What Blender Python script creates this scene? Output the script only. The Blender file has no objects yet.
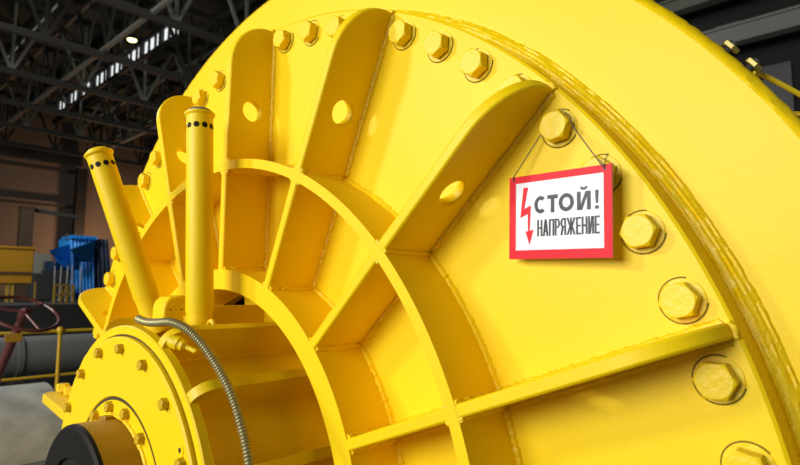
import bpy, bmesh, math, random
from math import sin, cos, pi, radians as R, sqrt
from mathutils import Vector, Matrix, Euler

random.seed(7)
sc = bpy.context.scene
COL = sc.collection
S, H = 1.4, 1.75                     # metres per bolt-circle radius, height of the machine axis

# ------------------------------------------------------------------ camera
CAM = Vector((1.58495, -1.04768, 2.32729))
cd = bpy.data.cameras.new('camera')
cam = bpy.data.objects.new('camera', cd); COL.objects.link(cam)
cam.location = CAM
cam.rotation_euler = (R(90 + 5.9782), 0, R(42.6837))
cd.sensor_width = 36; cd.lens = 36 * 561.11 / 800
cd.clip_start = .05; cd.clip_end = 200
cd.dof.use_dof = True; cd.dof.focus_distance = 1.45; cd.dof.aperture_fstop = 4.5
sc.camera = cam
MROT = cam.rotation_euler.to_matrix()

def ray(u, v):
    return MROT @ Vector(((u - 400) / 561.11, (232.5 - v) / 561.11, -1))
def px(u, v, x):
    d = ray(u, v); return CAM + d * ((x - CAM.x) / d.x)
def py(u, v, y):
    d = ray(u, v); return CAM + d * ((y - CAM.y) / d.y)

def mp(r, a, z):
    """machine cylinder coordinates (r, degrees, z towards the viewer) -> world"""
    return Vector((r * cos(R(a)) * S, -z * S, r * sin(R(a)) * S + H))

# ------------------------------------------------------------------ mesh collector
class MB:
    def __init__(s): s.v = []; s.f = []
    def add(s, vs, fs):
        n = len(s.v); s.v += [tuple(p) for p in vs]; s.f += [tuple(i + n for i in f) for f in fs]; return s
    def box(s, c, d, rot=None):
        vs = []
        for x in (-.5, .5):
            for y in (-.5, .5):
                for z in (-.5, .5):
                    p = Vector((x * d[0], y * d[1], z * d[2]))
                    if rot: p = rot @ p
                    vs.append(p + Vector(c))
        return s.add(vs, [(0, 1, 3, 2), (4, 6, 7, 5), (0, 4, 5, 1), (2, 3, 7, 6), (0, 2, 6, 4), (1, 5, 7, 3)])
    def bar(s, a, b, w, h=None, up=(0, 0, 1)):
        a, b = Vector(a), Vector(b); h = h or w
        t = (b - a); L = t.length; t.normalize()
        u = Vector(up)
        if abs(t.dot(u)) > .98: u = Vector((1, 0, 0))
        n = t.cross(u).normalized(); u = n.cross(t)
        m = Matrix((t, n, u)).transposed()
        return s.box((a + b) / 2, (L, w, h), m)
    def tube(s, pts, r, n=12, cap=True, rf=None):
        pts = [Vector(p) for p in pts]; m = len(pts); vs = []
        prev = None
        for i, p in enumerate(pts):
            t = (pts[min(i + 1, m - 1)] - pts[max(i - 1, 0)]).normalized()
            if prev is None:
                u = Vector((0, 0, 1)) if abs(t.z) < .9 else Vector((1, 0, 0))
            else: u = prev
            u = (u - t * u.dot(t)).normalized(); prev = u
            w = t.cross(u)
            for k in range(n):
                a = 2 * pi * k / n
                rr = (r[i] if isinstance(r, (list, tuple)) else r)
                if rf: rr = rf(i, k, rr)
                vs.append(p + (u * cos(a) + w * sin(a)) * rr)
        fs = [(i * n + k, i * n + (k + 1) % n, (i + 1) * n + (k + 1) % n, (i + 1) * n + k) for i in range(m - 1) for k in range(n)]
        if cap:
            fs.append(tuple(range(n))[::-1]); fs.append(tuple((m - 1) * n + k for k in range(n)))
        return s.add(vs, fs)
    def lathe(s, prof, frame, n=48, a0=0, a1=360, closed=False):
        """prof: list of (r, h); frame(r, a, h) -> point; closed: profile is a loop"""
        full = abs(a1 - a0) >= 359.9
        na = n if full else n + 1; m = len(prof); vs = []
        for k in range(na):
            a = a0 + (a1 - a0) * k / n
            for (r, h) in prof: vs.append(frame(r, a, h))
        fs = []
        for k in range(n):
            k2 = (k + 1) % na
            for i in range(m if closed else m - 1):
                j = (i + 1) % m
                fs.append((k * m + i, k2 * m + i, k2 * m + j, k * m + j))
        if not full and closed:
            fs.append(tuple(range(m))[::-1]); fs.append(tuple((na - 1) * m + i for i in range(m)))
        return s.add(vs, fs)
    def prism(s, poly, t, frame):
        """poly of 2D points, extruded over t=(t0,t1); frame(x, y, t) -> point"""
        n = len(poly)
        vs = [frame(x, y, t[0]) for x, y in poly] + [frame(x, y, t[1]) for x, y in poly]
        fs = [tuple(range(n))[::-1], tuple(range(n, 2 * n))] + [(i, (i + 1) % n, n + (i + 1) % n, n + i) for i in range(n)]
        return s.add(vs, fs)
    def build(s, name, mat, parent=None, bevel=0, smooth=35, seg=2, fix=True):
        me = bpy.data.meshes.new(name)
        me.from_pydata(s.v, [], s.f); me.update()
        bm = bmesh.new(); bm.from_mesh(me)
        bmesh.ops.remove_doubles(bm, verts=bm.verts, dist=1e-5)
        if fix: bmesh.ops.recalc_face_normals(bm, faces=bm.faces)
        bm.to_mesh(me); bm.free()
        if smooth:
            me.shade_smooth(); me.set_sharp_from_angle(angle=R(smooth))
        return link(name, me, mat, parent, bevel, seg)

def link(name, me, mat, parent=None, bevel=0, seg=2):
    o = bpy.data.objects.new(name, me)
    if mat:
        me.materials.clear(); me.materials.append(mat)
    COL.objects.link(o)
    if parent:
        o.parent = parent
        P = Vector((0, 0, 0)); q = parent
        M = Matrix.Identity(4)
        chain = []
        while q: chain.append(q); q = q.parent
        for q in reversed(chain): M = M @ Matrix.LocRotScale(q.location, q.rotation_euler, q.scale)
        me.transform(M.inverted())
    if bevel:
        b = o.modifiers.new('bevel', 'BEVEL'); b.width = bevel; b.segments = seg; b.limit_method = 'ANGLE'; b.angle_limit = R(40)
        b.harden_normals = False
    return o

def tag(o, label, cat, group=None, kind=None):
    o['label'] = label; o['category'] = cat
    if group: o['group'] = group
    if kind: o['kind'] = kind
    return o
def thing(name, label, cat, loc=(0, 0, 0), group=None):
    o = bpy.data.objects.new(name, None); COL.objects.link(o); o.location = loc; o.empty_display_size = .1
    return tag(o, label, cat, group)
def struct(o, label=None, cat=None):
    o['kind'] = 'structure'
    if label: o['label'] = label; o['category'] = cat
    return o

# ------------------------------------------------------------------ materials
def mat(name, col, rough=.5, metal=0, spec=.5, coat=0, bump=0, bscale=40, vary=0, vscale=3, emit=None, es=1, bump2=0, b2scale=300):
    m = bpy.data.materials.new(name); m.use_nodes = True
    nt = m.node_tree; b = nt.nodes['Principled BSDF']
    b.inputs['Base Color'].default_value = (*col, 1); b.inputs['Roughness'].default_value = rough
    b.inputs['Metallic'].default_value = metal; b.inputs['Specular IOR Level'].default_value = spec
    b.inputs['Coat Weight'].default_value = coat; b.inputs['Coat Roughness'].default_value = .3
    tc = nt.nodes.new('ShaderNodeTexCoord')
    if vary:
        n = nt.nodes.new('ShaderNodeTexNoise'); n.inputs['Scale'].default_value = vscale; n.inputs['Detail'].default_value = 5
        nt.links.new(tc.outputs['Object'], n.inputs['Vector'])
        mx = nt.nodes.new('ShaderNodeMixRGB'); mx.blend_type = 'MIX'
        mx.inputs[1].default_value = (*[c * (1 - vary) for c in col], 1); mx.inputs[2].default_value = (*[min(1, c * (1 + vary)) for c in col], 1)
        nt.links.new(n.outputs['Fac'], mx.inputs[0]); nt.links.new(mx.outputs[0], b.inputs['Base Color'])
    if bump or bump2:
        prev = None
        for st, sca in ((bump, bscale), (bump2, b2scale)):
            if not st: continue
            n = nt.nodes.new('ShaderNodeTexNoise'); n.inputs['Scale'].default_value = sca; n.inputs['Detail'].default_value = 4
            nt.links.new(tc.outputs['Object'], n.inputs['Vector'])
            bp = nt.nodes.new('ShaderNodeBump'); bp.inputs['Strength'].default_value = st; bp.inputs['Distance'].default_value = .01
            nt.links.new(n.outputs['Fac'], bp.inputs['Height'])
            if prev: nt.links.new(prev.outputs['Normal'], bp.inputs['Normal'])
            prev = bp
        nt.links.new(prev.outputs['Normal'], b.inputs['Normal'])
    if emit:
        b.inputs['Emission Color'].default_value = (*emit, 1); b.inputs['Emission Strength'].default_value = es
    return m

YEL = (.90, .622, .0)
YP = mat('yellow_paint', YEL, .5, spec=.34, coat=.04, bump=.10, bscale=14, bump2=.06, b2scale=110, vary=.03, vscale=4)
YW = mat('yellow_weld', (.90, .62, .002), .4, coat=.12, bump=.3, bscale=70, bump2=.3, b2scale=230)
YB = mat('yellow_bolt_paint', (.87, .615, .001), .48, coat=.08, bump=.3, bscale=70)
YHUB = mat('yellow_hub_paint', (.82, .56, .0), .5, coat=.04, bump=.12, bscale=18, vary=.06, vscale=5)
OCH = mat('ochre_worn_paint', (.34, .17, .004), .5, bump=.15, bscale=30, vary=.18, vscale=8)
BLK = mat('black_rubber', (.006, .005, .004), .6, spec=.2, bump=.1, bscale=40)
BLK2 = mat('dark_grey_rubber', (.010, .010, .009), .6, spec=.2)
GAP = mat('dark_gap', (.06, .04, .005), .7)
SEAM_SHADE = mat('seam_shade', (.16, .10, .004), .7)  # dark brown for the painted shade line round the washers
STEEL = mat('galvanised_mesh', (.25, .25, .20), .5, metal=.6, bump=.5, bscale=300)
HOSE = mat('olive_steel_hose', (.34, .30, .14), .42, metal=.5)
BRASS = mat('brass_yellow', (.75, .5, .04), .35, metal=.3)
WHITE = mat('sign_white', (.83, .85, .87), .35, coat=.2)
RED = mat('sign_red', (.74, .016, .03), .5, coat=0, spec=.25)
INK = mat('sign_black', (.03, .033, .04), .4)
CORD = mat('dark_cord', (.10, .085, .05), .7)
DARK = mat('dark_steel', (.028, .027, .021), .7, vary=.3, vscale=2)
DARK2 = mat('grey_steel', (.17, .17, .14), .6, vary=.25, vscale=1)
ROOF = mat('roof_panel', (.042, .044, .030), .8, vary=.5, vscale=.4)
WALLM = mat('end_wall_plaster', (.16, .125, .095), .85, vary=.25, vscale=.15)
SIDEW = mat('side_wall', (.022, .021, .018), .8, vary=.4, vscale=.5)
BEAM = mat('grey_beam_paint', (.28, .27, .24), .6, vary=.15, vscale=.6)
FLOORM = mat('hall_floor', (.045, .042, .038), .5, vary=.3, vscale=.6)
CONC = mat('foundation_concrete', (.12, .12, .11), .75, vary=.2, vscale=2, bump=.2, bscale=20)
DUCT = mat('grey_lagging', (.14, .14, .14), .45, vary=.25, vscale=1.5, bump=.2, bscale=6)
CASE = mat('pale_grey_casing', (.42, .43, .41), .35, vary=.7, vscale=7, bump=.1, bscale=9)
MAROON = mat('maroon_paint', (.11, .026, .024), .35, coat=.4)
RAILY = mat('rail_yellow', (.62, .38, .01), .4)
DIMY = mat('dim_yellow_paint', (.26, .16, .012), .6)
STAN = mat('pale_steel', (.26, .26, .25), .4)
DARKC = mat('dark_column_steel', (.013, .012, .010), .7, vary=.3, vscale=1)
BLUE2 = mat('bright_blue_tarp', (.02, .30, .80), .5, vary=.2, vscale=2)
BLUE = mat('blue_tarp', (.010, .21, .60), .45, vary=.25, vscale=2, bump=.3, bscale=3)
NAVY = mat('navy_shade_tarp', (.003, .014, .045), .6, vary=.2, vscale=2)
BOXY = mat('amber_cabinet', (.27, .13, .002), .45, vary=.1, vscale=1)
BROWN = mat('brown_steel', (.05, .026, .008), .6, vary=.2, vscale=.6)
PALE = mat('pale_cabinet', (.27, .27, .23), .6, vary=.1, vscale=2)
PLAT = mat('dark_platform', (.012, .012, .011), .8, vary=.3, vscale=1)
GLASS = mat('daylit_glass', (.6, .65, .7), .3, emit=(.9, .95, .95), es=1.0)
GLASSD = mat('dim_daylit_glass', (.3, .32, .33), .3, emit=(.8, .8, .6), es=.10)
PANEW = mat('dusty_panes', (.13, .13, .13), .4, vary=.4, vscale=1.5)
LAMP = mat('lamp_glow', (1, .9, .5), .4, emit=(1, .88, .42), es=3.2)
GREYN = mat('zinc_nut', (.40, .32, .08), .4, metal=.4)

# ------------------------------------------------------------------ weld bead along a path
def bead(mb, pts, r, step=.0055, n=7):
    pts = [Vector(p) for p in pts]
    L = [0]
    for a, b in zip(pts, pts[1:]): L.append(L[-1] + (b - a).length)
    m = max(2, int(L[-1] / step)); out = []; rr = []
    j = 0
    for i in range(m + 1):
        d = L[-1] * i / m
        while j < len(pts) - 2 and L[j + 1] < d: j += 1
        t = (d - L[j]) / max(1e-9, L[j + 1] - L[j])
        p = pts[j].lerp(pts[j + 1], t)
        out.append(p + Vector([random.uniform(-1, 1) * r * .13 for _ in range(3)]))
        rr.append(r * random.uniform(.85, 1.16))
    return mb.tube(out, rr, n)

def ringf(r, a, z): return mp(r, a, z)

# ------------------------------------------------------------------ generator
ORG = Vector((0, .6, 0))
gen = thing('generator', 'huge yellow generator end with radiating ribs, bolted rim, round hub and two vent pipes', 'machine', ORG)
PH = 12.3937                         # angle of bolt 0
RIB0 = PH + 1.5 * 5.625 + .42
ribang = lambda j: RIB0 + 22.5 * j - (.45 if j == 0 else 0)

# stator frame: recessed outer ring face + barrel going back
mb = MB()
mb.lathe([(.30, -.36), (.98, -.36), (.98, -.075), (1.0, -.072), (1.1985, -.072), (1.21, -.093), (1.21, -1.05), (.9, -1.05)], ringf, 240)
# rough weld along its outer edge
na = 620
prof = [(1.1965, -.071), (1.2, -.0728), (1.204, -.077), (1.208, -.0825), (1.211, -.089), (1.2115, -.1)]
vs = []
for k in range(na + 1):
    a = -40 + 250 * k / na
    for i, (r, z) in enumerate(prof):
        e = 0 if i in (0, 5) else (.5 if a < 56 else .2)
        vs.append(mp(r + e * random.uniform(-.0012, .0022), a, z + e * random.uniform(-.0012, .0026)))
mb.add(vs, [(k * 6 + i, k * 6 + 6 + i, k * 6 + 7 + i, k * 6 + 1 + i) for k in range(na) for i in range(5)])
mb.build('stator_frame', YP, gen)

# back-side feet under the frame so that it stands on the floor
for sx in (-1, 1):
    f = MB(); f.box((sx * 1.05, 1.0, .55), (.5, .9, 1.1)); f.box((sx * 1.15, 1.0, .03), (.9, 1.1, .06))
    f.build('foot', YP, gen, bevel=.01)

# end plate with its thick rim and the weld bead running round it
mb = MB()
prof = [(.425, -.05), (.425, 0), (1.037, 0), (1.041, -.003), (1.041, -.066), (1.03, -.075)]
mb.lathe(prof, ringf, 256)
# inner floor of the plate, between ring and barrel, with one open sector
for (a0, a1, n) in ((117, 460, 110),):
    mb.lathe([(.30, 0), (.425, 0)], ringf, n, a0, a1)
mb.lathe([(.30, 0), (.332, 0)], ringf, 8, 100, 117)
mb.lathe([(.332, 0), (.332, -.04)], ringf, 8, 100, 117)
mb.lathe([(.412, 0), (.425, 0)], ringf, 8, 100, 117)
mb.build('end_plate', YP, gen, smooth=30)
na, rows = 900, 13
wk = [(1.0405, -.0555), (1.0445, -.0545), (1.049, -.0565), (1.053, -.0595), (1.057, -.063), (1.061, -.0675), (1.0645, -.0735)]
wp = []
for i in range(rows):
    f = i / 2; k = min(5, int(f)); t = f - k
    wp.append((wk[k][0] * (1 - t) + wk[k + 1][0] * t, wk[k][1] * (1 - t) + wk[k + 1][1] * t))
vs = []; jit = [0] * rows
for k in range(na + 1):
    a = -40 + 260 * k / na
    for i, (r, z) in enumerate(wp):
        jit[i] = .8 * jit[i] + random.uniform(-.0007, .0007)
        e = 0 if i in (0, rows - 1) else 1
        d = e * (jit[i] + (.0011 if i % 3 == 1 else -.0006 if i % 3 == 0 else 0) + random.uniform(-.0003, .0003))
        vs.append(mp(r + d * .5 + (jit[i] * 1.2 if i == rows - 1 else 0), a, z + d))
mb = MB(); mb.add(vs, [(k * rows + i, k * rows + rows + i, k * rows + rows + 1 + i, k * rows + 1 + i) for k in range(na) for i in range(rows - 1)])
mb.build('rim_weld', YW, gen, smooth=60)

# rings standing on the plate
def ring(name, r0, r1, z, m, weld):
    mb = MB(); mb.lathe([(r0, -.005), (r0, z), (r1, z), (r1, -.005)], ringf, 240)
    for r, rad in weld:
        for j in range(-3, 10):
            a0, a1 = ribang(j) + 1.2, ribang(j + 1) - 1.2
            bead(mb, [mp(r, a0 + (a1 - a0) * t / 24, -.001) for t in range(25)], rad)
    o = mb.build(name, m, gen, bevel=.004)
    return o
ring('middle_stiffening_ring', .679, .6985, .1152, YP, [(.6985, .0105), (.679, .009)])
ring('inner_stiffening_ring', .417, .460, .1125, YP, [(.460, .011)])

# radial ribs
def rib_mesh(ang):
    T = .0098
    zc = .053
    top = [(.45, zc), (.45, .1125), (.69, .1145), (.925, .113)]
    for k in range(1, 15):
        t = pi / 2 * k / 14
        p = (.925 + .11 * sin(t), .01 + .103 * cos(t))
        if p[1] > zc + .003: top.append(p)
    rz = .925 + .11 * sqrt(1 - ((zc - .01) / .103) ** 2)
    top.append((rz, zc))
    bot = [(rz, zc)]
    for k in range(1, 15):
        t = pi / 2 * k / 14
        p = (.925 + .11 * sin(t), .01 + .103 * cos(t))
        if p[1] < zc - .003: bot.append(p)
    bot += [(1.035, -.004), (.45, -.004), (.45, zc)]
    hp = lambda k: (.8265 + .0235 * cos(2 * pi * k / 28), zc + .0235 * sin(2 * pi * k / 28))
    p_top = top + [hp(k) for k in range(0, 15)]            # right side of the hole over its top to the left
    p_bot = bot + [hp(k) for k in range(14, 29)]
    ca, sa = cos(R(ang)), sin(R(ang))
    def fr(r, z, t):
        return Vector(((r * ca - t * sa) * S, -z * S, (r * sa + t * ca) * S + H))
    mb = MB()
    for poly in (p_top, p_bot):
        n = len(poly)
        vs = [fr(x, y, -T) for x, y in poly] + [fr(x, y, T) for x, y in poly]
        fs = [tuple(range(n)), tuple(range(n, 2 * n))[::-1]]
        for i in range(n):
            j = (i + 1) % n
            if abs(poly[i][1] - zc) < 1e-6 and abs(poly[j][1] - zc) < 1e-6: continue   # seam between the halves
            fs.append((i, j, n + j, n + i))
        mb.add(vs, fs)
    return mb, fr, T
for j in range(-2, 9):
    mb, fr, T = rib_mesh(ribang(j))
    o_main = None
    w = MB()
    for s in (-1, 1):
        bead(w, [fr(.708, -.001, s * (T + .0005)), fr(1.03, -.001, s * (T + .0005))], .0105)
        bead(w, [fr(.465, -.001, s * (T + .0005)), fr(.68, -.001, s * (T + .0005))], .0105)
        bead(w, [fr(.6985, .0, s * T), fr(.6985, .104, s * T)], .0085)
        bead(w, [fr(.679, .0, s * T), fr(.679, .104, s * T)], .004)
        bead(w, [fr(.460, .0, s * T), fr(.460, .109, s * T)], .0095)
        bead(w, [fr(.674, .1085, s * (T + .001)), fr(.7035, .1085, s * (T + .001))], .0085, .005)
        bead(w, [fr(.689 + s * .0095, .1095, -T - .004), fr(.689 + s * .0095, .1095, T + .004)], .0075, .005)
    bead(w, [fr(1.036, .002, -T), fr(1.038, .002, 0), fr(1.036, .002, T)], .006)
    rib = mb.build('rib', YP, gen, bevel=.005, smooth=30)
    w.build('weld_bead', YW, rib, smooth=60)

# horizontal joint flange on the far left
ja = 178.33
def jf(r, z, t):
    ca, sa = cos(R(ja)), sin(R(ja)); return Vector(((r * ca - t * sa) * S, -z * S, (r * sa + t * ca) * S + H))
mb = MB(); mb.prism([(.46, -.004), (.46, .15), (.84, .142), (1.17, .112), (1.2, .09), (1.2, -.07), (1.03, -.07)], (-.018, .013), jf)
jo = mb.build('joint_flange', YP, gen, bevel=.005)
for r in (.98, 1.07, 1.15):
    mb = MB(); q = jf(r, .055, -.018); mb.lathe([(0, 0), (.03, 0), (.03, .03), (.025, .035), (0, .035)], lambda rr, a, h: q + Vector((rr * cos(R(a)), rr * sin(R(a)), h + .01)), 6)
    mb.build('joint_bolt', YB, jo, smooth=20)

# hub barrel, fins, flange
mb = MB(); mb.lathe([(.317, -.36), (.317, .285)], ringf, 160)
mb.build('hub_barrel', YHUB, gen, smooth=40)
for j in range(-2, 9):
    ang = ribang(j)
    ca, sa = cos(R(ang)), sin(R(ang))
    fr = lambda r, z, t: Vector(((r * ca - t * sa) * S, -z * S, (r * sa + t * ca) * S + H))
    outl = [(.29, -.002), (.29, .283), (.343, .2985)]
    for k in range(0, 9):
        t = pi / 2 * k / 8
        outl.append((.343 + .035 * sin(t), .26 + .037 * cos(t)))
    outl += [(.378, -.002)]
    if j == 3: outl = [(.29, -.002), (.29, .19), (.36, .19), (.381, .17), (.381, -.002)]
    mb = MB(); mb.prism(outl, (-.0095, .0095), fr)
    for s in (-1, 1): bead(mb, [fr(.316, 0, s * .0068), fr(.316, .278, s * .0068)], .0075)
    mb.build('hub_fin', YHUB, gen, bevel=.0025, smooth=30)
mb = MB(); mb.lathe([(.30, .281), (.3435, .281), (.3465, .2835), (.3465, .298), (.344, .3005), (.3302, .3005), (.3292, .299), (.3292, .292), (.30, .292)], ringf, 160, closed=True)
mb.build('hub_flange', YP, gen, smooth=35)
mb = MB(); mb.lathe([(.2125, .29), (.2125, .308), (.214, .3095), (.322, .3095), (.3255, .3065), (.3255, .29)], ringf, 160)
cov = mb.build('cover_plate', YP, gen, smooth=35)
mb = MB(); mb.lathe([(.174, .285), (.174, .3085), (.2060, .3085), (.2060, .29)], ringf, 128)
gl = mb.build('gland_plate', YP, gen, smooth=35)
mb = MB(); mb.lathe([(.2045, .290), (.2048, .3072), (.2135, .3072), (.214, .290)], ringf, 128); mb.build('gland_gap_shade', GAP, gl, smooth=30)  # dark ring filling the gland gap, paints the shadow in the groove
mb = MB(); mb.lathe([(.324, .285), (.3245, .2985), (.3298, .2985), (.330, .285)], ringf, 128); mb.build('cover_gap_shade', GAP, cov, smooth=30)  # dark ring added in the cover gap as its painted shadow line
mb = MB(); bead(mb, [mp(.1775, a, .3095) for a in range(0, 361, 4)], .0052, step=.009); mb.build('seal_bead', YW, gl, smooth=60)
# plugged lifting hole on the cover
mb = MB(); mb.lathe([(0, .0015), (.011, .0015), (.012, 0)], lambda r, a, h: mp(.304, 32.4, .3095 + h) + Vector((r * cos(R(a)) * S, 0, r * sin(R(a)) * S)), 24); mb.build('plug', YP, cov)
mb = MB(); mb.lathe([(0, .0022), (.004, .0022), (.0045, .001)], lambda r, a, h: mp(.304, 32.4, .3095 + h) + Vector((r * cos(R(a)) * S, 0, r * sin(R(a)) * S)), 16); mb.build('plug_hole', GAP, cov)

# hexagon bolts: one prototype, then copies
def hexbolt(name, af, h, washer, m, parent):
    """axis +Y' = towards the viewer (-Y world), base at origin"""
    me_mb = MB(); rc = af / sqrt(3); n = 6; segs = 8
    fr = lambda r, a, z: Vector((r * cos(a), -z, r * sin(a)))
    ring_lo, ring_hi, ring_top = [], [], []
    N = n * segs
    for k in range(N):
        a = 2 * pi * k / N
        aa = (a % (pi / 3)) - pi / 6
        rh = (af / 2) / cos(aa)                 # hexagon radius at this angle
        rch = af * .5 * .965                    # chamfer circle
        zz = h - (rh - af * .5) * .45 - h * .05
        ring_lo.append(fr(rh, a, 0)); ring_hi.append(fr(rh, a, zz)); ring_top.append(fr(rch, a, h))
    c = fr(0, 0, h * 1.015)
    vs = ring_lo + ring_hi + ring_top + [c]
    fs = [(k, (k + 1) % N, N + (k + 1) % N, N + k) for k in range(N)] + [(N + k, N + (k + 1) % N, 2 * N + (k + 1) % N, 2 * N + k) for k in range(N)] + [(2 * N + k, 2 * N + (k + 1) % N, 3 * N) for k in range(N)]
    me_mb.add(vs, fs)
    me = bpy.data.meshes.new(name); me.from_pydata(me_mb.v, [], me_mb.f); me.update()
    bm = bmesh.new(); bm.from_mesh(me); bmesh.ops.recalc_face_normals(bm, faces=bm.faces); bm.to_mesh(me); bm.free()
    me.shade_smooth(); me.set_sharp_from_angle(angle=R(22)); me.materials.append(m)
    wme = None
    if washer:
        w = MB(); w.lathe([(washer, -.002), (washer, .0012), (washer * .97, .0022), (0, .0022)], lambda r, a, z: Vector((r * cos(R(a)), -z, r * sin(R(a)))), 40)
        wme = bpy.data.meshes.new('washer'); wme.from_pydata(w.v, [], w.f); wme.update()
        bm = bmesh.new(); bm.from_mesh(wme); bmesh.ops.recalc_face_normals(bm, faces=bm.faces); bm.to_mesh(wme); bm.free()
        wme.shade_smooth(); wme.set_sharp_from_angle(angle=R(30)); wme.materials.append(m)
    return me, wme
bme, wme = hexbolt('bolt', .0405 * S, .0195 * S, .0277 * S, YB, gen)
sm = MB(); sm.lathe([(.0276 * S, .0016), (.0282 * S, .0022), (.0290 * S, .0020), (.0294 * S, .0004)], lambda r, a, z: Vector((r * cos(R(a)), -z, r * sin(R(a)))), 40, 70, 345)  # partial dark ring: crevice shade round the washer, put in as colour
seam = sm.build('washer_shade_line', SEAM_SHADE); sme = seam.data; bpy.data.objects.remove(seam)
proto = None
for k in range(-4, 34):
    a = PH + 5.625 * k
    if proto is None:
        b = bpy.data.objects.new('bolt', bme); COL.objects.link(b); proto = b
        w = bpy.data.objects.new('washer', wme); COL.objects.link(w); w.parent = b; pw = w
        e = bpy.data.objects.new('washer_shade_line', sme); COL.objects.link(e); e.parent = b; pe = e
    else:
        b = proto.copy(); COL.objects.link(b)
        w = pw.copy(); COL.objects.link(w); w.parent = b
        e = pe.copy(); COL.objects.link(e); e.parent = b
    b.parent = gen; b.location = mp(1, a, .0035) - ORG
    spin = random.uniform(0, 60)
    if k in (0, 1, 2, 3, 4, 5, 6, 7, 8, 9): spin = {0: 50, 1: 0, 2: 12, 3: 6, 4: 20, 5: 8, 6: 5, 7: 30, 8: 25, 9: 28}[k]
    b.rotation_euler = (0, R(-spin), 0)
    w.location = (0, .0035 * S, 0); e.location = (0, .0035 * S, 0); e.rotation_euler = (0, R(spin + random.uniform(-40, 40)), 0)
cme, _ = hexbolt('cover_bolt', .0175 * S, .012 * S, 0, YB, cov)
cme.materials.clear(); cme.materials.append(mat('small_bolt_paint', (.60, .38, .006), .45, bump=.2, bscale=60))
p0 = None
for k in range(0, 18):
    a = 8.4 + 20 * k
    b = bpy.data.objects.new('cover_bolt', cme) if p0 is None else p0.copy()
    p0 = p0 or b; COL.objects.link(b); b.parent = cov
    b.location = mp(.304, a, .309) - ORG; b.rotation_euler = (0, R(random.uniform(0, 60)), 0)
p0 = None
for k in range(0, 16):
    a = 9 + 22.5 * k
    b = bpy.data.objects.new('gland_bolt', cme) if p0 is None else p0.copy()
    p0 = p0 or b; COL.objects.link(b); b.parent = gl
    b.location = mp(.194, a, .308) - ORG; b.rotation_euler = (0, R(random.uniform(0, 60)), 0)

# studs with nuts standing on the frame barrel
for a in (38.85, 36.8):
    rad = Vector((cos(R(a)), 0, sin(R(a)))); tan = Vector((-sin(R(a)), 0, cos(R(a)))); q = mp(1.209, a, -.16)
    fr = lambda r, t, h: q + rad * h + (tan * cos(R(t)) + Vector((0, 1, 0)) * sin(R(t))) * r
    mb = MB(); mb.lathe([(.010, 0), (.010, .032), (0, .032)], fr, 14); st = mb.build('frame_stud', DARK, gen)
    mb = MB(); mb.lathe([(0, .017), (.018, .017), (.0195, .0185), (.0195, .0255), (.018, .027), (0, .027)], fr, 6); mb.build('nut', GREYN, st, smooth=20)

# vent pipes on the hub
def vent(base, tip, name, capm):
    base, tip = Vector(base), Vector(tip); t = (tip - base).normalized(); L = (tip - base).length
    up = Vector((0, -1, 0)); u = (up - t * up.dot(t)).normalized(); w = t.cross(u)
    fr = lambda r, a, h: base + t * h + (u * cos(R(a)) + w * sin(R(a))) * r
    rr = .0268 * S
    mb = MB(); mb.lathe([(rr * .93, -.06), (rr * .93, .045), (rr * .96, .05), (rr, .056), (rr, L - .012), (rr * 1.13, L - .006), (rr * 1.13, L - .001), (rr * .98, L)], fr, 40)
    p = mb.build(name, YP, gen, smooth=30)
    mb = MB(); mb.lathe([(rr * 1.04, L - .004), (rr * .98, L + .004), (rr * .75, L + .011), (rr * .4, L + .015), (0, L + .016)], fr, 32); mb.build('mesh_cap', capm, p)
    for k in range(10):
        a = 36 * k + 11
        c = fr(rr * 1.0, a, L - .052); nrm = (fr(1, a, 0) - fr(0, a, 0)).normalized(); tt = nrm.cross(t)
        mb = MB(); n = 16
        hr = .0085
        hp = lambda f, i: fr(rr * 1.012, a + math.degrees(hr * f / rr) * cos(2 * pi * i / n), L - .045 + hr * f * sin(2 * pi * i / n))
        vs = [fr(rr * 1.012, a, L - .045)] + [hp(.5, i) for i in range(n)] + [hp(1, i) for i in range(n)]
        fs = [(0, 1 + i, 1 + (i + 1) % n) for i in range(n)] + [(1 + i, 1 + n + i, 1 + n + (i + 1) % n, 1 + (i + 1) % n) for i in range(n)]
        mb.add(vs, fs)
        mb.build('vent_hole', BLK, p)
M3 = lambda x, y, z: Vector((x * S, -z * S, y * S + H))
vent(M3(.077, .335, .19), M3(.045, .784, .19), 'vent_pipe', STEEL)
vent(M3(-.116, .362, .200), M3(-.193, .719, .303), 'vent_pipe', YP)

# terminal block, eyelet and grease nipple on the hub
mb = MB()
bx = [(-.026, -.03), (.026, -.03), (.026, .026), (.008, .026), (-.012, .023), (-.022, .013), (-.026, .0)]
c0 = M3(-.022, .378, .205)
mb.prism(bx, (-.03, .03), lambda x, y, t: c0 + Vector((t * S * .9, x * S, y * S)))
tb = mb.build('terminal_block', YP, gen, bevel=.006)
for dx in (-.012, .012):
    mb = MB(); mb.lathe([(0, .001), (.002, .001), (.0025, 0)], lambda r, a, h: c0 + Vector((.03 * S * .9 + h, dx * S + r * cos(R(a)), r * sin(R(a)) - .004)), 12)
    mb.build('screw', GAP, tb)
mb = MB(); q = M3(.112, .345, .185)
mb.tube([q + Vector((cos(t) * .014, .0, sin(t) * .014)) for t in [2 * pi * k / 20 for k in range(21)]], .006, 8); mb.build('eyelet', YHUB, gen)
d = Vector((.78, .50, -.36)).normalized()
q = mp(.358, 63.9, .274)
u = Vector((0, -1, 0)); u = (u - d * u.dot(d)).normalized(); w = d.cross(u)
fr = lambda r, a, h: q + d * h + (u * cos(R(a)) + w * sin(R(a))) * r
mb = MB(); mb.lathe([(.018, -.02), (.018, .006), (.0145, .01), (.0145, .02), (.010, .024), (.0065, .028), (.0065, .055), (.004, .058), (0, .056)], fr, 20)
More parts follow.
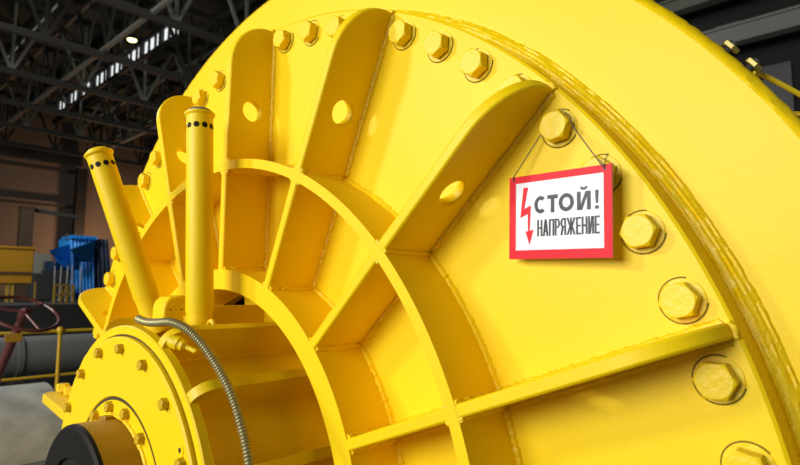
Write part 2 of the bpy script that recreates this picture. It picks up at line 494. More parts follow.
mb.build('grease_nipple', YB, gen, smooth=30)

# ------------------------------------------------------------------ shaft
sh = thing('shaft', 'thick ochre shaft end with black face turning in the hub gland at lower left', 'shaft', (0, -.29 * S, H))
mb = MB(); mb.lathe([(.1725, .2), (.1725, .372)], ringf, 128); mb.build('shaft_barrel', OCH, sh)
mb = MB(); mb.lathe([(.1725, .372), (.1715, .3785), (.166, .383), (.115, .385), (.113, .379), (.0, .379)], ringf, 128)
ef = mb.build('end_face', BLK, sh, smooth=30)
mb = MB(); mb.lathe([(.112, .3795), (.108, .383), (.06, .384), (0, .384)], ringf, 96); mb.build('centre_cap', BLK2, ef, smooth=30)
mb = MB(); q = mp(.1735, 97, .318); mb.box(q, (.045, .03, .014), Euler((0, R(-7), 0)).to_matrix()); mb.build('key', OCH, sh, bevel=.003)

# ------------------------------------------------------------------ flexible metal conduit draped over the hub
ctrl = [(.359, 89, .281), (.358, 84.5, .285), (.361, 79, .287), (.372, 73, .287), (.389, 66.8, .283), (.396, 61, .273), (.394, 55, .263), (.392, 49, .257), (.392, 43, .253), (.392, 38, .251), (.392, 32.5, .251), (.392, 27, .251), (.392, 22.2, .252), (.392, 16, .252), (.387, 9, .249), (.38, 2, .24)]
cp = [mp(*c) for c in ctrl]
def crom(P, n):
    out = []
    for i in range(len(P) - 1):
        a, b, c, e = P[max(i - 1, 0)], P[i], P[i + 1], P[min(i + 2, len(P) - 1)]
        for k in range(n):
            t = k / n
            out.append(.5 * ((2 * b) + (c - a) * t + (2 * a - 5 * b + 4 * c - e) * t * t + (3 * b - a - 3 * c + e) * t ** 3))
    out.append(P[-1]); return out
path = crom(cp, 20)
# resample evenly
def resample(P, step):
    L = [0]
    for a, b in zip(P, P[1:]): L.append(L[-1] + (b - a).length)
    n = int(L[-1] / step); out = []; j = 0
    for i in range(n + 1):
        dd = L[-1] * i / n
        while j < len(P) - 2 and L[j + 1] < dd: j += 1
        out.append(P[j].lerp(P[j + 1], (dd - L[j]) / max(1e-9, L[j + 1] - L[j])))
    return out
pr_ = resample(path, .0019)
pat = [.0080, .0098, .0110, .0098]
mb = MB(); mb.tube(pr_, [pat[i % 4] for i in range(len(pr_))], 12)
hose = mb.build('cable_conduit', HOSE, None, smooth=75)
tag(hose, 'ribbed flexible metal cable conduit looping over the yellow hub', 'conduit')

# ------------------------------------------------------------------ warning sign hung on a bolt
A = Vector(mp(1, 0, 0))
def onz(u, v, z):
    d = ray(u, v); t = (-z * S - CAM.y) / d.y; return CAM + d * t
TL, TR, BR, BL = onz(509, 178.5, .020), onz(611.5, 163, .034), onz(613.5, 258, .034), onz(510, 259, .020)
ux = ((TR - TL) + (BR - BL)).normalized(); W = ((TR - TL).length + (BR - BL).length) / 2
uy = ((TL - BL) + (TR - BR)); uy = (uy - ux * uy.dot(ux)).normalized(); HH = ((TL - BL).length + (TR - BR).length) / 2
nz = ux.cross(uy)                    # towards the viewer
ctr = (TL + TR + BR + BL) / 4
orgS = ctr - ux * W / 2 - uy * HH / 2  # lower left corner
sign = thing('warning_sign', 'white Cyrillic high voltage warning sign with red border hung by a cord on a bolt', 'sign', ctr - uy * HH / 2)
F = lambda x, y, h=0: orgS + ux * x * W + uy * y * HH + nz * h
T0 = .003
mb = MB(); mb.prism([(0, 0), (1, 0), (1, 1), (0, 1)], (-T0, 0), F); mb.build('board', WHITE, sign)
bx_, bt, bb = .072, .085, .105
mb = MB()
fr_o = [(0, 0), (1, 0), (1, 1), (0, 1)]; fr_i = [(bx_, bb), (1 - bx_, bb), (1 - bx_, 1 - bt), (bx_, 1 - bt)]
vs = [F(x, y, -T0 - .0004) for x, y in fr_o] + [F(x, y, .0006) for x, y in fr_o] + [F(x, y, .0006) for x, y in fr_i] + [F(x, y, .0001) for x, y in fr_i]
fs = []
e = .004
vs = [F(x + (e if x else -e) * 0, y, .0006) for x, y in fr_o] + [F(x, y, .0006) for x, y in fr_i] + [F(x, y, -T0 - .0005) for x, y in fr_o] + [F(x, y, .0) for x, y in fr_i]
for i in range(4):
    j = (i + 1) % 4
    fs += [(i, j, 4 + j, 4 + i), (8 + i, 8 + j, j, i), (4 + i, 4 + j, 12 + j, 12 + i)]
mb.add(vs, fs); mb.build('red_border', RED, sign, smooth=0, fix=True)
# lightning arrow (photo outline, fractions of the board)
arrow = [(.155, .855), (.205, .855), (.165, .60), (.235, .635), (.222, .335), (.262, .345), (.222, .165), (.178, .325), (.205, .33), (.202, .535), (.122, .495)]
mb = MB(); mb.prism(arrow, (.0001, .0007), F); mb.build('lightning_arrow', RED, sign, smooth=0)
AR = W / HH
def glyph(ch, x0, x1, y0, y1, t):
    """polygons of one sign letter; t = stroke as a fraction of the board width"""
    ty = t * AR; out = []; xm, ym = (x0 + x1) / 2, (y0 + y1) / 2
    def q(*p): out.append(list(p))
    def box(a, b, c, d): q((a, b), (c, b), (c, d), (a, d))
    def stem(x): box(x, y0, x + t, y1)
    def arc(cx, cy, rx, ry, a0, a1, n=24, tx=t, tyy=None):
        tyy = ty if tyy is None else tyy
        for i in range(n):
            u, v = R(a0 + (a1 - a0) * i / n), R(a0 + (a1 - a0) * (i + 1) / n)
            q((cx + rx * cos(u), cy + ry * sin(u)), (cx + rx * cos(v), cy + ry * sin(v)),
              (cx + (rx - tx) * cos(v), cy + (ry - tyy) * sin(v)), (cx + (rx - tx) * cos(u), cy + (ry - tyy) * sin(u)))
    def diag(xa, ya, xb, yb, w): q((xa, ya), (xa + w, ya), (xb + w, yb), (xb, yb))
    if ch in 'СО':
        a = 48 if ch == 'С' else 0
        arc(xm, ym, (x1 - x0) / 2, (y1 - y0) / 2, a, 360 - a, 40)
    elif ch == 'Т': box(x0, y1 - ty, x1, y1); box(xm - t / 2, y0, xm + t / 2, y1 - ty)
    elif ch in 'ИЙ':
        stem(x0); stem(x1 - t); diag(x0 + t * .5, y0, x1 - t * 1.4, y1, t * .9)
        if ch == 'Й': arc(xm, y1 + (y1 - y0) * .26, (x1 - x0) * .27, (y1 - y0) * .19, 180, 360, 16, t * .6, ty * .62)
    elif ch == '!':
        q((x0, y1), (x0 + (x1 - x0) * .2, y0 + (y1 - y0) * .30), (x1 - (x1 - x0) * .2, y0 + (y1 - y0) * .30), (x1, y1)); box(x0, y0, x1, y0 + (y1 - y0) * .17)
    elif ch == 'Н': stem(x0); stem(x1 - t); box(x0 + t, ym - ty * .45, x1 - t, ym + ty * .45)
    elif ch == 'П': stem(x0); stem(x1 - t); box(x0 + t, y1 - ty * .9, x1 - t, y1)
    elif ch == 'А':
        diag(x0, y0, xm - t * .6, y1, t * 1.1); diag(x1 - t * 1.1, y0, xm - t * .5, y1, t * 1.1); box(x0 + (x1 - x0) * .2, y0 + (y1 - y0) * .24, x1 - (x1 - x0) * .2, y0 + (y1 - y0) * .24 + ty * .85)
    elif ch in 'РЯ':
        m = (lambda x: x) if ch == 'Р' else (lambda x: x0 + x1 - x)
        k0 = len(out); stem(x0); ry = (y1 - y0) * .28; cy = y1 - ry; cx = x0 + (x1 - x0) * .5
        box(x0 + t, y1 - ty * .85, cx, y1); box(x0 + t, cy - ry, cx, cy - ry + ty * .85); arc(cx, cy, x1 - cx, ry, -90, 90, 16, t, ty * .85)
        if ch == 'Я': diag(x1 - t * 1.1, y0, x0 + (x1 - x0) * .42, cy - ry + ty * .3, t * 1.1)
        if ch == 'Я': out[k0:] = [[(m(x), y) for x, y in p][::-1] for p in out[k0:]]
    elif ch == 'Е': stem(x0); box(x0 + t, y0, x1, y0 + ty * .85); box(x0 + t, y1 - ty * .85, x1, y1); box(x0 + t, ym - ty * .42, x1 - t * .3, ym + ty * .42)
    elif ch == 'Ж':
        box(xm - t / 2, y0, xm + t / 2, y1)
        diag(x0, y0, xm - t, ym, t); diag(xm - t, ym, x0, y1, t); diag(x1 - t, y0, xm, ym, t); diag(xm, ym, x1 - t, y1, t)
    return out
def lettering(items, y0, y1, t, name):
    mb = MB()
    for ch, x0, x1 in items:
        for p in glyph(ch, x0, x1, y0, y1, t):
            mb.add([F(x, y, .0007) for x, y in p], [tuple(range(len(p)))])
    o = mb.build(name, INK, sign, smooth=0, fix=False)
lettering([('С', .272, .398), ('Т', .405, .508), ('О', .518, .662), ('Й', .690, .815), ('!', .852, .885)], .53,   .735, .034, 'headline_lettering')
cw = {'Ж': .083, 'Р': .050, 'Е': .046, 'А': .056, 'Я': .053}; x = .302; it = []
tot = sum(cw.get(c, .052) for c in 'НАПРЯЖЕНИЕ'); gap = (.893 - .302 - tot) / 9
for c in 'НАПРЯЖЕНИЕ':
    it.append((c, x, x + cw.get(c, .052))); x += cw.get(c, .052) + gap
lettering(it, .262, .455, .0165, 'lower_lettering')
# holes and cord
for fx, fy in ((.05, .955), (.94, .955)):
    mb = MB(); n = 12; mb.prism([(fx + .012 * cos(2 * pi * k / n), fy + .015 * sin(2 * pi * k / n)) for k in range(n)], (.0003, .001), F); mb.build('cord_hole', INK, sign)
B5 = mp(1, PH + 5 * 5.625, 0)
hb = lambda a, r=.0245, z=.0115: B5 + Vector((r * cos(R(a)) * S, -z * S, r * sin(R(a)) * S))
P = [F(.05, .955, .001), F(.052, .99, .004), hb(195), hb(160), hb(130), hb(95), hb(60), hb(25), hb(-5), F(.925, .99, .006), F(.94, .955, .0015)]
mb = MB(); mb.tube(P, .00115, 6)
k0 = F(.94, .985, .003)
mb.tube([k0, k0 + ux * .006 + uy * .012 + nz * .004, k0 + ux * .012 + uy * .02 + nz * .006], .0009, 6)
mb.tube([k0, k0 - ux * .004 + uy * .009 + nz * .006, k0 - ux * .010 + uy * .012 + nz * .006], .0009, 6)
mb.build('cord', CORD, sign)

# ------------------------------------------------------------------ hall
def plane(name, pts, m):
    mb = MB(); mb.add(pts, [tuple(range(len(pts)))]); return mb.build(name, m, None, smooth=0, fix=False)
X0, X1, Y0, Y1, ZR = -40, 9, -13, 16, 13.6
mb = MB(); mb.box(((X0 + X1) / 2, (Y0 + Y1) / 2, -.1), (X1 - X0, Y1 - Y0, .2)); struct(mb.build('floor', FLOORM, smooth=0))
mb = MB(); mb.box(((X0 + X1) / 2, (Y0 + Y1) / 2, ZR + .1), (X1 - X0, Y1 - Y0, .2))
for k in range(12):                       # purlins under the deck
    mb.box(((X0 + X1) / 2, Y0 + 1.5 + k * 2.4, ZR - .15), (X1 - X0, .14, .3))
struct(mb.build('ceiling', ROOF, smooth=0))
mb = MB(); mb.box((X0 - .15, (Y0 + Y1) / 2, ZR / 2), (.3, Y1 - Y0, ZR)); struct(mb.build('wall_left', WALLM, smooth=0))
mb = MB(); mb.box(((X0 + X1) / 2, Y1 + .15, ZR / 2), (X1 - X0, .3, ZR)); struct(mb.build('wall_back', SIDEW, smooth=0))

# roof trusses crossing the hall
tx = [-6.5, -10.5, -14.5, -18.5, -22.5, -26.5, -30.5, -34.5]
ordn = ['nearest', 'second', 'third', 'fourth', 'fifth', 'sixth', 'seventh', 'farthest']
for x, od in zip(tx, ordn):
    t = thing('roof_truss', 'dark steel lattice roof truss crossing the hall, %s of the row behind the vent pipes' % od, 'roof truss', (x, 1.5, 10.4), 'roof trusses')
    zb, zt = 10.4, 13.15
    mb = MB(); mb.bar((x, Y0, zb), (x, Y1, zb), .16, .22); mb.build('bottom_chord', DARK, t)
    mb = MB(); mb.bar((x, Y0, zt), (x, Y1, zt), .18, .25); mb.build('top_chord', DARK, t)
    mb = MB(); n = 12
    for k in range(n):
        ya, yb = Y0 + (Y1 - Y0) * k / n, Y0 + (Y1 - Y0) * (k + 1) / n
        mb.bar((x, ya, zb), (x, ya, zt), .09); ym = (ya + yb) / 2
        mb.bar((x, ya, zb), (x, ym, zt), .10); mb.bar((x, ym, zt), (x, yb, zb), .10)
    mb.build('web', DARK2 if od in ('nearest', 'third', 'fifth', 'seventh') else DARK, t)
# longitudinal bracing between the trusses
for y, z, od in ((-2.5, 10.55, 'leftmost'), (2.2, 10.5, 'second from the left'), (5.6, 10.5, 'just left of the skylight'), (10.8, 10.5, 'just right of the skylight')):
    t = thing('roof_brace', 'grey longitudinal lattice brace between the roof trusses, %s' % od, 'brace', (-20, y, z), 'roof braces')
    mb = MB(); mb.bar((-36, y, z), (-6, y, z), .12); mb.bar((-36, y, z + 2.3), (-6, y, z + 2.3), .12); mb.build('chord', DARK2, t)
    mb = MB()
    for k in range(15):
        xa = -36 + 2 * k; mb.bar((xa, y, z), (xa + 1, y, z + 2.3), .07); mb.bar((xa + 1, y, z + 2.3), (xa + 2, y, z), .07)
    mb.build('web', DARK, t)

# skylight strips running the length of the roof
def skylight(name, y, z, h, x0, x1, step, m, tilt):
    fr = MB(); gl_ = MB()
    n = int((x1 - x0) / step)
    for k in range(n + 1):
        x = x0 + k * step
        fr.bar((x, y, z), (x, y + tilt, z + h), .10 if k % 3 else .22)
    fr.bar((x0, y, z), (x1, y, z), .14); fr.bar((x0, y + tilt, z + h), (x1, y + tilt, z + h), .14)
    gl_.add([(x0, y + .03, z), (x1, y + .03, z), (x1, y + tilt + .03, z + h), (x0, y + tilt + .03, z + h)], [(0, 1, 2, 3)])
    w = fr.build(name, DARK, smooth=0); struct(w, 'daylit strip of roof glazing with dark bars', 'skylight')
    gl_.build('glazing', m, w, smooth=0, fix=False)
skylight('window_1', 8.2, 11.95, .72, -32.3, -18.4, .6, GLASS, 0)
skylight('window_2', 4.55, 12.0, .45, -31, -14, 1.3, GLASSD, 0)
skylight('window_3', 11.6, 11.4, .4, -34, -15, 1.5, GLASSD, .25)

# end wall: lower brown zone, columns and rails
for y, nm, od in ((px(80, 200, X0 + 1.2).y, 'hall_column', 'grey steel column standing against the far end wall'), (1.2, 'hall_column', 'dark steel column at the far left of the end wall')):
    c = thing(nm, od, 'column', (X0 + 1.2, y, 0), 'end wall columns')
    mb = MB(); mb.box((X0 + 1.2, y, 5.2), (.5, .6, 10.4)); mb.build('post', DARKC, c)
    mb = MB(); mb.box((X0 + 1.2, y, .1), (.9, 1.1, .2)); mb.build('base_plate', DARK, c)
for z, th in ((7.9, .12), (10.3, .2)):
    mb = MB(); mb.box((X0 + .5, 3, z), (.3, 18, th)); o = mb.build('trim_1' if z < 8 else 'trim_2', DARK, smooth=0); struct(o)
mb = MB(); mb.box((X0 + .05, 4.6, 11.3), (.1, 4.2, 1.9)); w4 = mb.build('window_4', mat('milky_panel', (.42, .42, .40), .6, vary=.2, vscale=.5), smooth=0); struct(w4)
for k in range(5):
    mb = MB(); mb.bar((X0 + .2, 2.6 + k, 10.4), (X0 + .2, 2.6 + k, 12.3), .12); mb.build('window_bar', DARK, w4)

# brown crane post and its rail at left
c = thing('crane_post', 'brown steel post standing behind the amber cabinet at far left', 'post', (-16, 3.15, 0))
mb = MB(); mb.box((-16, 3.15, 2.3), (.3, .3, 4.6)); mb.build('post', BROWN, c)
mb = MB(); mb.box((-16, 3.15, 4.58), (.36, .34, .06)); mb.build('cap_plate', BROWN, c)
a, b = px(33, 209, -17), px(78, 218, -17)
mb = MB(); mb.bar(px(32, 209.5, -16.1), px(79, 217.5, -16.1), .09, .1); mb.build('rail', DARK, c)

# back wall (upper right): crane girder, runway beams, panes
for z, th, yy, nm, m, lab in ((8.83, .43, 14.8, 'crane_girder', BEAM, 'broad pale grey girder along the back wall behind the ring, lowest of three'),
                            (10.06, .32, 14.8, 'roof_beam', DARK2, 'grey beam along the back wall above the girder, middle of three'),
                            (11.1, .28, 14.8, 'roof_beam', DARK2, 'grey beam along the back wall near the roof, topmost of three')):
    mb = MB()
    mb.box((-8, yy, z), (34, .14, th)); mb.box((-8, yy + .02, z + th / 2), (34, .34, .06)); mb.box((-8, yy + .02, z - th / 2), (34, .34, .06))
    tag(mb.build(nm, m, smooth=0), lab, 'beam')
for k, x in enumerate((-7.2, -.6, 3.8)):
    pass
for k, (x, lab) in enumerate(((-7.0, 'dark steel wall column at upper right, left of the panes'), (2.6, 'dark steel wall column beyond the right edge of the ring'))):
    c = thing('wall_column', lab, 'column', (x, 15.4, 0), 'back wall columns')
    mb = MB(); mb.box((x, 15.4, 6.5), (.5, .6, 13)); mb.build('post', DARK, c)
    mb = MB(); mb.box((x, 15.4, .1), (.9, .9, .2)); mb.build('base_plate', DARK, c)
    for z in (8.83 - .245, 10.06 - .19, 11.1 - .17):
        mb = MB(); mb.box((x, 14.85, z - .1), (.4, .5, .2)); mb.build('bracket', DARK, c)
n = 0
for k in range(9):
    x = -6.0 + k * 1.05
    for z0, z1 in ((6.4, 8.2), (9.05, 9.65)):
        if (k * 7 + int(z0)) % 4 == 0: continue
        mb = MB(); mb.box((x, Y1 - .05, (z0 + z1) / 2), (.62, .1, z1 - z0)); n += 1
        struct(mb.build('window_%d' % (4 + n), PANEW, smooth=0))

# lamps
def pend(p, od):
    p = Vector(p); l = thing('pendant_lamp', 'glowing yellow bay lamp under the roof, %s' % od, 'lamp', p, 'bay lamps')
    fr = lambda r, a, h: p + Vector((r * cos(R(a)), r * sin(R(a)), h))
    mb = MB(); mb.lathe([(.0, .12), (.06, .12), (.16, .02), (.165, 0)], fr, 20); mb.build('shade', DARK, l)
    mb = MB(); mb.lathe([(.155, .01), (.13, -.03), (0, -.05)], fr, 20); mb.build('bulb', LAMP, l)
    mb = MB(); mb.bar(p + Vector((0, 0, .11)), (p.x, p.y, ZR - .01), .04); mb.build('stem', DARK, l)
pend(px(132, 40, -17), 'the nearer one left of the skylight')
pend(px(62, 85, -24), 'the farther one at the foot of the skylight')

# ------------------------------------------------------------------ objects on the left
# foundation block and gallery
mb = MB(); mb.box((-3.35, .3, .68), (3.0, 6.4, 1.36)); struct(mb.build('trim_3', CONC, bevel=.02), 'grey concrete machine foundation below the handrail', 'foundation')
mb = MB(); mb.box((-21.5, 4.5, 1.06), (25, 17, 2.12)); struct(mb.build('trim_4', PLAT, bevel=.02), 'dark gallery platform carrying the far machines', 'platform')

# pale curved casing at the bottom left corner
cs = thing('casing', 'pale grey rounded steel casing at the lower left beside the shaft', 'casing', (-2.55, -.9, 1.36))
cc = Vector((-2.62, 0, 1.30)); rr = .44
mb = MB()
fr = lambda r, a, y: Vector((cc.x + r * cos(R(a)), y, cc.z + r * sin(R(a))))
mb.lathe([(0, .15), (rr - .02, .15), (rr, .13), (rr, -2.2), (0, -2.2)], fr, 48, 0, 180)
mb.add([(cc.x - rr, .15, 1.36), (cc.x + rr, .15, 1.36), (cc.x + rr, -2.2, 1.36), (cc.x - rr, -2.2, 1.36)], [(0, 1, 2, 3)])
mb.build('shell', CASE, cs, smooth=40)
mb = MB(); mb.lathe([(rr + .006, -.42), (rr + .006, -.46), (rr - .01, -.46), (rr - .01, -.42)], fr, 40, 4, 176, closed=True); mb.build('strap', CASE, cs)

# grey duct with saddles behind the handrail
dt = thing('pipe_duct', 'fat grey lagged pipe running behind the yellow handrail', 'pipe', (-5.5, 1, 0))
p = Vector((-5.5, 0, 1.64))
fr = lambda r, a, y: Vector((p.x + r * cos(R(a)), y, p.z + r * sin(R(a))))
mb = MB(); mb.lathe([(0, -3), (.205, -3), (.205, 9), (0, 9)], fr, 32); mb.build('pipe_body', DUCT, dt)
for y in (-1.2, .62, 2.6, 4.6):
    mb = MB(); mb.lathe([(.2, y), (.218, y), (.218, y + .05), (.2, y + .05)], fr, 32, closed=True); mb.build('band', DUCT, dt)
    mb = MB(); mb.box((p.x, y + .02, .72), (.3, .08, 1.44)); mb.build('support', DARK, dt)
mb = MB(); fr2 = lambda r, a, y: Vector((-6.0 + r * cos(R(a)), y, 1.02 + r * sin(R(a))))

# yellow handrail on the foundation
hr = thing('handrail', 'yellow tubular handrail with two bars beside the grey pipe', 'handrail', (-4.2, .66, 1.36))
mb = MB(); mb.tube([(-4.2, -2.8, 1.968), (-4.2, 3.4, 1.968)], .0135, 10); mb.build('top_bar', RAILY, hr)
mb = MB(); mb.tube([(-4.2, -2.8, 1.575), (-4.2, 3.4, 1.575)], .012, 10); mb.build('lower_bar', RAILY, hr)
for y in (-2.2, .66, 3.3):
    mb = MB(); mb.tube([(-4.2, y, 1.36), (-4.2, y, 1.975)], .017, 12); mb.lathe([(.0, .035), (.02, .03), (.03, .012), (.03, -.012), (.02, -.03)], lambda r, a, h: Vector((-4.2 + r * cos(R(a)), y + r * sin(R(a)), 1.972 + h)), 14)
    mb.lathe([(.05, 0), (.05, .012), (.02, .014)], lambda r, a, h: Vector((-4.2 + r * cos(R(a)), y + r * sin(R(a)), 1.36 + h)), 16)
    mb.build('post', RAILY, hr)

# handwheel valve
XW = -3.4
hc = px(24, 313.5, XW)
fw = ray(24, 313.5).normalized(); rt = fw.cross(Vector((0, 0, 1))).normalized(); ul = rt.cross(fw)
nrm = (rt * .25 + ul * .84 - fw * .47).normalized()
uu = (rt - nrm * rt.dot(nrm)).normalized(); vv = nrm.cross(uu)
KW = (hc - CAM).length / 3.9
RW = 31.5 / 561.11 * (-(MROT.inverted() @ (hc - CAM)).z)
hw = thing('valve_handwheel', 'dark red handwheel on a leaning valve stem at the left edge', 'handwheel', hc - nrm * .95)
mb = MB(); mb.tube([hc + (uu * cos(2 * pi * k / 48) + vv * sin(2 * pi * k / 48)) * RW for k in range(49)], .0105 * KW, 10, cap=False); mb.build('rim', MAROON, hw)
for a in (58, 178, 298):
    mb = MB(); mb.tube([hc + nrm * .012, hc + (uu * cos(R(a)) + vv * sin(R(a))) * RW * .6 + nrm * .004, hc + (uu * cos(R(a)) + vv * sin(R(a))) * RW], [.010 * KW, .008 * KW, .008 * KW], 8); mb.build('spoke', MAROON, hw)
fr = lambda r, a, h: hc + nrm * h * KW + (uu * cos(R(a)) + vv * sin(R(a))) * r * KW
mb = MB(); mb.lathe([(0, .035), (.014, .035), (.016, .03), (.016, .02), (.028, .016), (.028, -.03), (.024, -.04)], fr, 20); mb.build('hub', MAROON, hw)
zl = (hc.z - 1.36) / nrm.z / KW
mb = MB(); mb.lathe([(.022, -.02), (.026, -zl + .05), (0, -zl + .05)], fr, 16); mb.build('stem', MAROON, hw)
mb = MB(); q = hc - nrm * .16 * KW - fw * .07; mb.box(q, (.085 * KW, .05, .05 * KW), Matrix((rt, fw, ul)).transposed()); mb.build('tag_box', BOXY, hw, bevel=.004)
mb = MB(); q = hc - nrm * (zl * KW); mb.lathe([(0, 0), (.12, 0), (.12, .05), (.09, .07), (.09, .12), (0, .12)], lambda r, a, h: Vector((q.x + r * cos(R(a)), q.y + r * sin(R(a)), 1.36 + h)), 20); mb.build('valve_body', MAROON, hw)

# amber cabinet on legs
x = -11.0
p0, p1 = px(-8, 247, x), px(32.5, 284, x)
cb = thing('cabinet', 'amber sheet metal cabinet on a pair of legs at far left', 'cabinet', (x - .3, (p0.y + p1.y) / 2, 2.12))
cy, cz, wy_, wz = (p0.y + p1.y) / 2, (p0.z + p1.z) / 2, p1.y - p0.y, p0.z - p1.z
mb = MB(); mb.box((x - .35, cy, cz), (.7, wy_, wz)); mb.build('body', BOXY, cb, bevel=.02)
mb = MB(); mb.box((x + .004, cy, cz - wz * .2), (.012, wy_ * .96, .05)); 
for k in range(12): mb.box((x + .012, cy - wy_ * .44 + wy_ * .88 * k / 11, cz - wz * .2), (.012, .022, .05))
mb.build('vent_strip', BROWN, cb)
mb = MB(); mb.box((x - .35, cy, cz + wz / 2 + .015), (.74, wy_ * 1.02, .04)); mb.build('lid', BOXY, cb)
for yy in (px(8, 288, x).y, px(13, 288, x).y):
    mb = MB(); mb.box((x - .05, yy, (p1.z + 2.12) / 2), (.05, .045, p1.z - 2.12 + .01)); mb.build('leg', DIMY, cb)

# pale switch cabinet
x = -18
a, b = px(34, 253, x), px(50, 280, x)
wc = thing('switch_cabinet', 'small pale switch cabinet between amber cabinet and blue sheeted machine', 'cabinet', (x - .2, (a.y + b.y) / 2, 2.12))
mb = MB(); mb.box((x - .25, (a.y + b.y) / 2, (a.z + 2.12) / 2), (.5, b.y - a.y, a.z - 2.12)); mb.build('body', PALE, wc, bevel=.02)
mb = MB(); mb.box((x + .005, (a.y + b.y) / 2 + .1, (a.z + 2.12) / 2 + .1), (.02, (b.y - a.y) * .45, .7)); mb.build('door', DARK2, wc)

# machine under blue sheeting
x = -14
bl = thing('sheeted_machine', 'machine under bright blue tarpaulin with two pointed hoods in the background', 'machine', (x - .6, 4.0, 2.12))
# draped main body: vertical folds
def drape(y0b, y1b, y0t, y1t, zb, zt, xf, depth, name, m, nf=9, amp=.05, lean=0):
    mb = MB(); nu, nv = 64, 14; vs = []
    for i in range(nu + 1):
        s = i / nu
        for k in range(nv + 1):
            t = k / nv
            y = (y0b + (y1b - y0b) * s) * (1 - t) + (y0t + (y1t - y0t) * s) * t
            vs.append(Vector((xf + lean * t * -1 + amp * (1 - .5 * t) * abs(sin(pi * nf * s)) + random.uniform(-.006, .006), y, zb + (zt - zb) * t)))
    n = len(vs); vs += [v + Vector((-depth, 0, 0)) for v in vs]
    g = nv + 1
    fs = [(i * g + k, (i + 1) * g + k, (i + 1) * g + k + 1, i * g + k + 1) for i in range(nu) for k in range(nv)]
    fs += [tuple(n + q for q in f)[::-1] for f in fs]
    for i in range(nu):
        for k in (0, nv):
            fs.append((i * g + k, (i + 1) * g + k, n + (i + 1) * g + k, n + i * g + k))
    for k in range(nv):
        for i in (0, nu):
            fs.append((i * g + k, i * g + k + 1, n + i * g + k + 1, n + i * g + k))
    mb.add(vs, fs); return mb.build(name, m, bl, smooth=50)
yb = lambda u: px(u, 260, x).y
zz = lambda v: px(80, v, x).z
drape(yb(74), yb(97), yb(72), yb(97), 2.12, zz(238), x, .9, 'tarpaulin_front', BLUE, 7, .06, .25)
drape(yb(95.5), yb(117), yb(96.5), yb(112), 2.12, zz(236.5), x - .15, .9, 'tarpaulin_side', NAVY, 4, .04, .2)
drape(yb(50), yb(72), yb(57), yb(76), 2.12, zz(261), x - .12, .7, 'tarpaulin_skirt', NAVY, 4, .04, .1)
def hood(tip, pts, m):
    mb = MB(); n = len(pts); mb.add([tip] + pts, [(0, 1 + i, 1 + (i + 1) % n) for i in range(n)] + [tuple(range(1, n + 1))[::-1]]); return mb.build('hood', m, bl, smooth=20)
q = lambda u, v, xx: px(u, v, xx)
hood(q(48.5, 250.5, x + .75), [q(70, 244, x - .1), q(70, 263, x - .1), q(58, 262, x + .1), q(57, 249, x + .05)], BLUE2)
hood(q(70, 249.5, x + .8), [q(96, 240, x - .1), q(92, 262, x + .0), q(78, 262, x + .15), q(76, 246, x + .1)], BLUE2)
hood(q(56, 262, x + .5), [q(66, 256, x), q(70, 270, x), q(51, 271, x + .1)], BLUE2)
hood(q(74, 256, x + .55), [q(80, 258, x + .1), q(80, 270, x + .1), q(74, 270, x + .2)], BLUE2)
mb = MB()
for k in range(8):
    y = yb(72 + k * 3.4); mb.box((x - .45, y, zz(237)), (.8, .05, .08))
mb.build('roof_batten', BLUE, bl)
mb = MB(); mb.lathe([(0, .09), (.06, .06), (.06, 0), (.03, -.02), (.03, -.12)], lambda r, a, h: Vector((x - .4 + r * cos(R(a)), yb(71.5) + r * sin(R(a)), zz(236) + h)), 12); mb.build('finial', DARK, bl)

# low dark machine body in front of the hoods
mb = MB(); a = px(33, 273, -13.2); b = px(70, 285, -13.2)
lm_ = thing('low_machine', 'low black machine body below the blue pointed hoods', 'machine', (-13.5, (a.y + b.y) / 2, 2.12))
mb.box((-13.4, (a.y + b.y) / 2, (a.z + 2.12) / 2), (.4, b.y - a.y, a.z - 2.12)); mb.build('body', PLAT, lm_, bevel=.02)
mb = MB(); mb.box((-13.4, (a.y + b.y) / 2 + .1, a.z + .04), (.3, (b.y - a.y) * .6, .08)); mb.build('lid', PLAT, lm_, bevel=.01)
# stanchions of the railing before the blue machine
for k, u in enumerate((55, 60, 66.5, 72.5, 81)):
    a = px(u + (1.5 if k in (1, 2) else 0), 266, -12.6); b = px(u, 283, -12.6)
    st = MB(); st.tube([(-12.6, b.y, 2.12), (-12.6, a.y, a.z)], .014, 8)
    st.lathe([(.035, 0), (.035, .02), (.02, .03)], lambda r, an, h: Vector((-12.6 + r * cos(R(an)), b.y + r * sin(R(an)), 2.12 + h)), 10)
    tag(st.build('stanchion', STAN), 'thin grey stanchion before the blue tarpaulin, %s from the left' % ('first', 'second', 'third', 'fourth', 'fifth')[k], 'post', 'grey stanchions')

# yellow trestle below the blue machine, at the gallery edge
x = -9.4
ts = thing('trestle', 'dim yellow lattice trestle in front of the dark gallery', 'trestle', (x, px(64, 300, x).y, 2.12))
for u in (54.5, 61, 67, 73.5):
    y = px(u, 290, x).y; z1 = px(u, 284.5, x).z
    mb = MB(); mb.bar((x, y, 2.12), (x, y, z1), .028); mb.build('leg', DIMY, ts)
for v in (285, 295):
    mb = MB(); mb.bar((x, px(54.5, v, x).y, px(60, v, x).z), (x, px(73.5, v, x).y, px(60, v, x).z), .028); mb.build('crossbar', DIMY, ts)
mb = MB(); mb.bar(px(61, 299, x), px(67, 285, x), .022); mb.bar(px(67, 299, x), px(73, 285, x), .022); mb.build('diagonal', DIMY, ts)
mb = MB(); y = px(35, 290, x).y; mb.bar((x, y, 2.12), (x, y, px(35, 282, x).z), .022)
tag(mb.build('marker_post', DIMY), 'thin yellow post standing left of the lattice trestle', 'post')

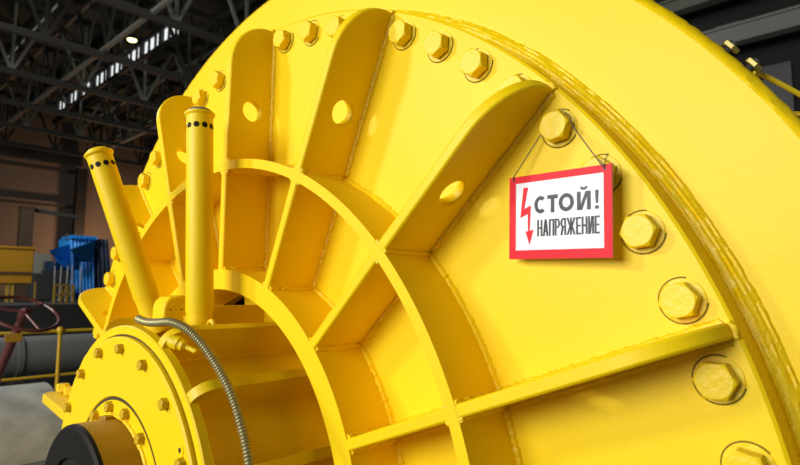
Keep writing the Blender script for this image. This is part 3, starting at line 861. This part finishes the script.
# yellow cable leaving the frame at the right
a = mp(1.216, 36.4, -.16)
P = [a, py(765, 76, a.y + .04), py(800, 94.5, a.y + .10), py(840, 116, a.y + .17), py(880, 136, a.y + .25), Vector((5.4, .9, 1.2)), Vector((6.6, 1.0, .02)), Vector((8.0, .6, .012))]
P = crom(P, 8)
mb = MB(); mb.tube(P, .0052, 8); tag(mb.build('cable', mat('cable_yellow', (.92, .66, .02), .45)), 'yellow cable stretched from the ring edge out to the right', 'cable')
# ------------------------------------------------------------------ light
def area(name, loc, target, size, power, col=(1, 1, 1), sy=None, disk=False):
    l = bpy.data.lights.new(name, 'AREA'); l.energy = power; l.color = col; l.size = size
    if disk: l.shape = 'DISK'
    elif sy: l.shape = 'RECTANGLE'; l.size_y = sy
    o = bpy.data.objects.new(name, l); COL.objects.link(o); o.location = loc
    o.rotation_euler = (Vector(target) - Vector(loc)).to_track_quat('-Z', 'Y').to_euler()
    return o
tgt = Vector((.4, 0, H + .6))
kd = Vector((-.66, -1, .5)).normalized()
area('key_light', tgt + kd * 9, tgt, 1.0, 260, (1, .97, .9), disk=True)
area('front_fill_light', (-.3, -8.2, 4.3), (.4, 0, 2.3), 4.2, 690, (1, 1, .96), 3.2)  # broad soft fill added behind the camera, no window is built there
area('far_fill_light', (-8, -5, 8), (-17, 5, 8), 4, 800, (1, .98, .92), 3)  # unseen fill added to lift the far machines and roof trusses
gl2 = bpy.data.lights.new('gallery_fill', 'POINT'); gl2.energy = 420; gl2.color = (.95, .98, 1); gl2.shadow_soft_size = .2  # added point fill brightening the blue sheeting, no fixture belongs to it
go = bpy.data.objects.new('gallery_fill', gl2); COL.objects.link(go); go.location = (-9.5, .2, 6.2)
pl = bpy.data.lights.new('end_wall_lamp', 'POINT'); pl.energy = 900; pl.color = (1, .58, .33); pl.shadow_soft_size = .3
po = bpy.data.objects.new('end_wall_lamp', pl); COL.objects.link(po); po.location = (-36, 12.5, 4.2)
w = bpy.data.worlds.new('world'); sc.world = w; w.use_nodes = True
bg = w.node_tree.nodes['Background']; bg.inputs[0].default_value = (.9, .95, 1, 1); bg.inputs[1].default_value = .12

sc.view_settings.view_transform = 'Standard'; sc.view_settings.look = 'None'
sc.view_settings.exposure = .03; sc.view_settings.gamma = 1
sc.view_settings.use_curve_mapping = False
sc.cycles.use_denoising = True
sc.cycles.max_bounces = 8; sc.cycles.diffuse_bounces = 5
sc.cycles.caustics_reflective = False; sc.cycles.caustics_refractive = False
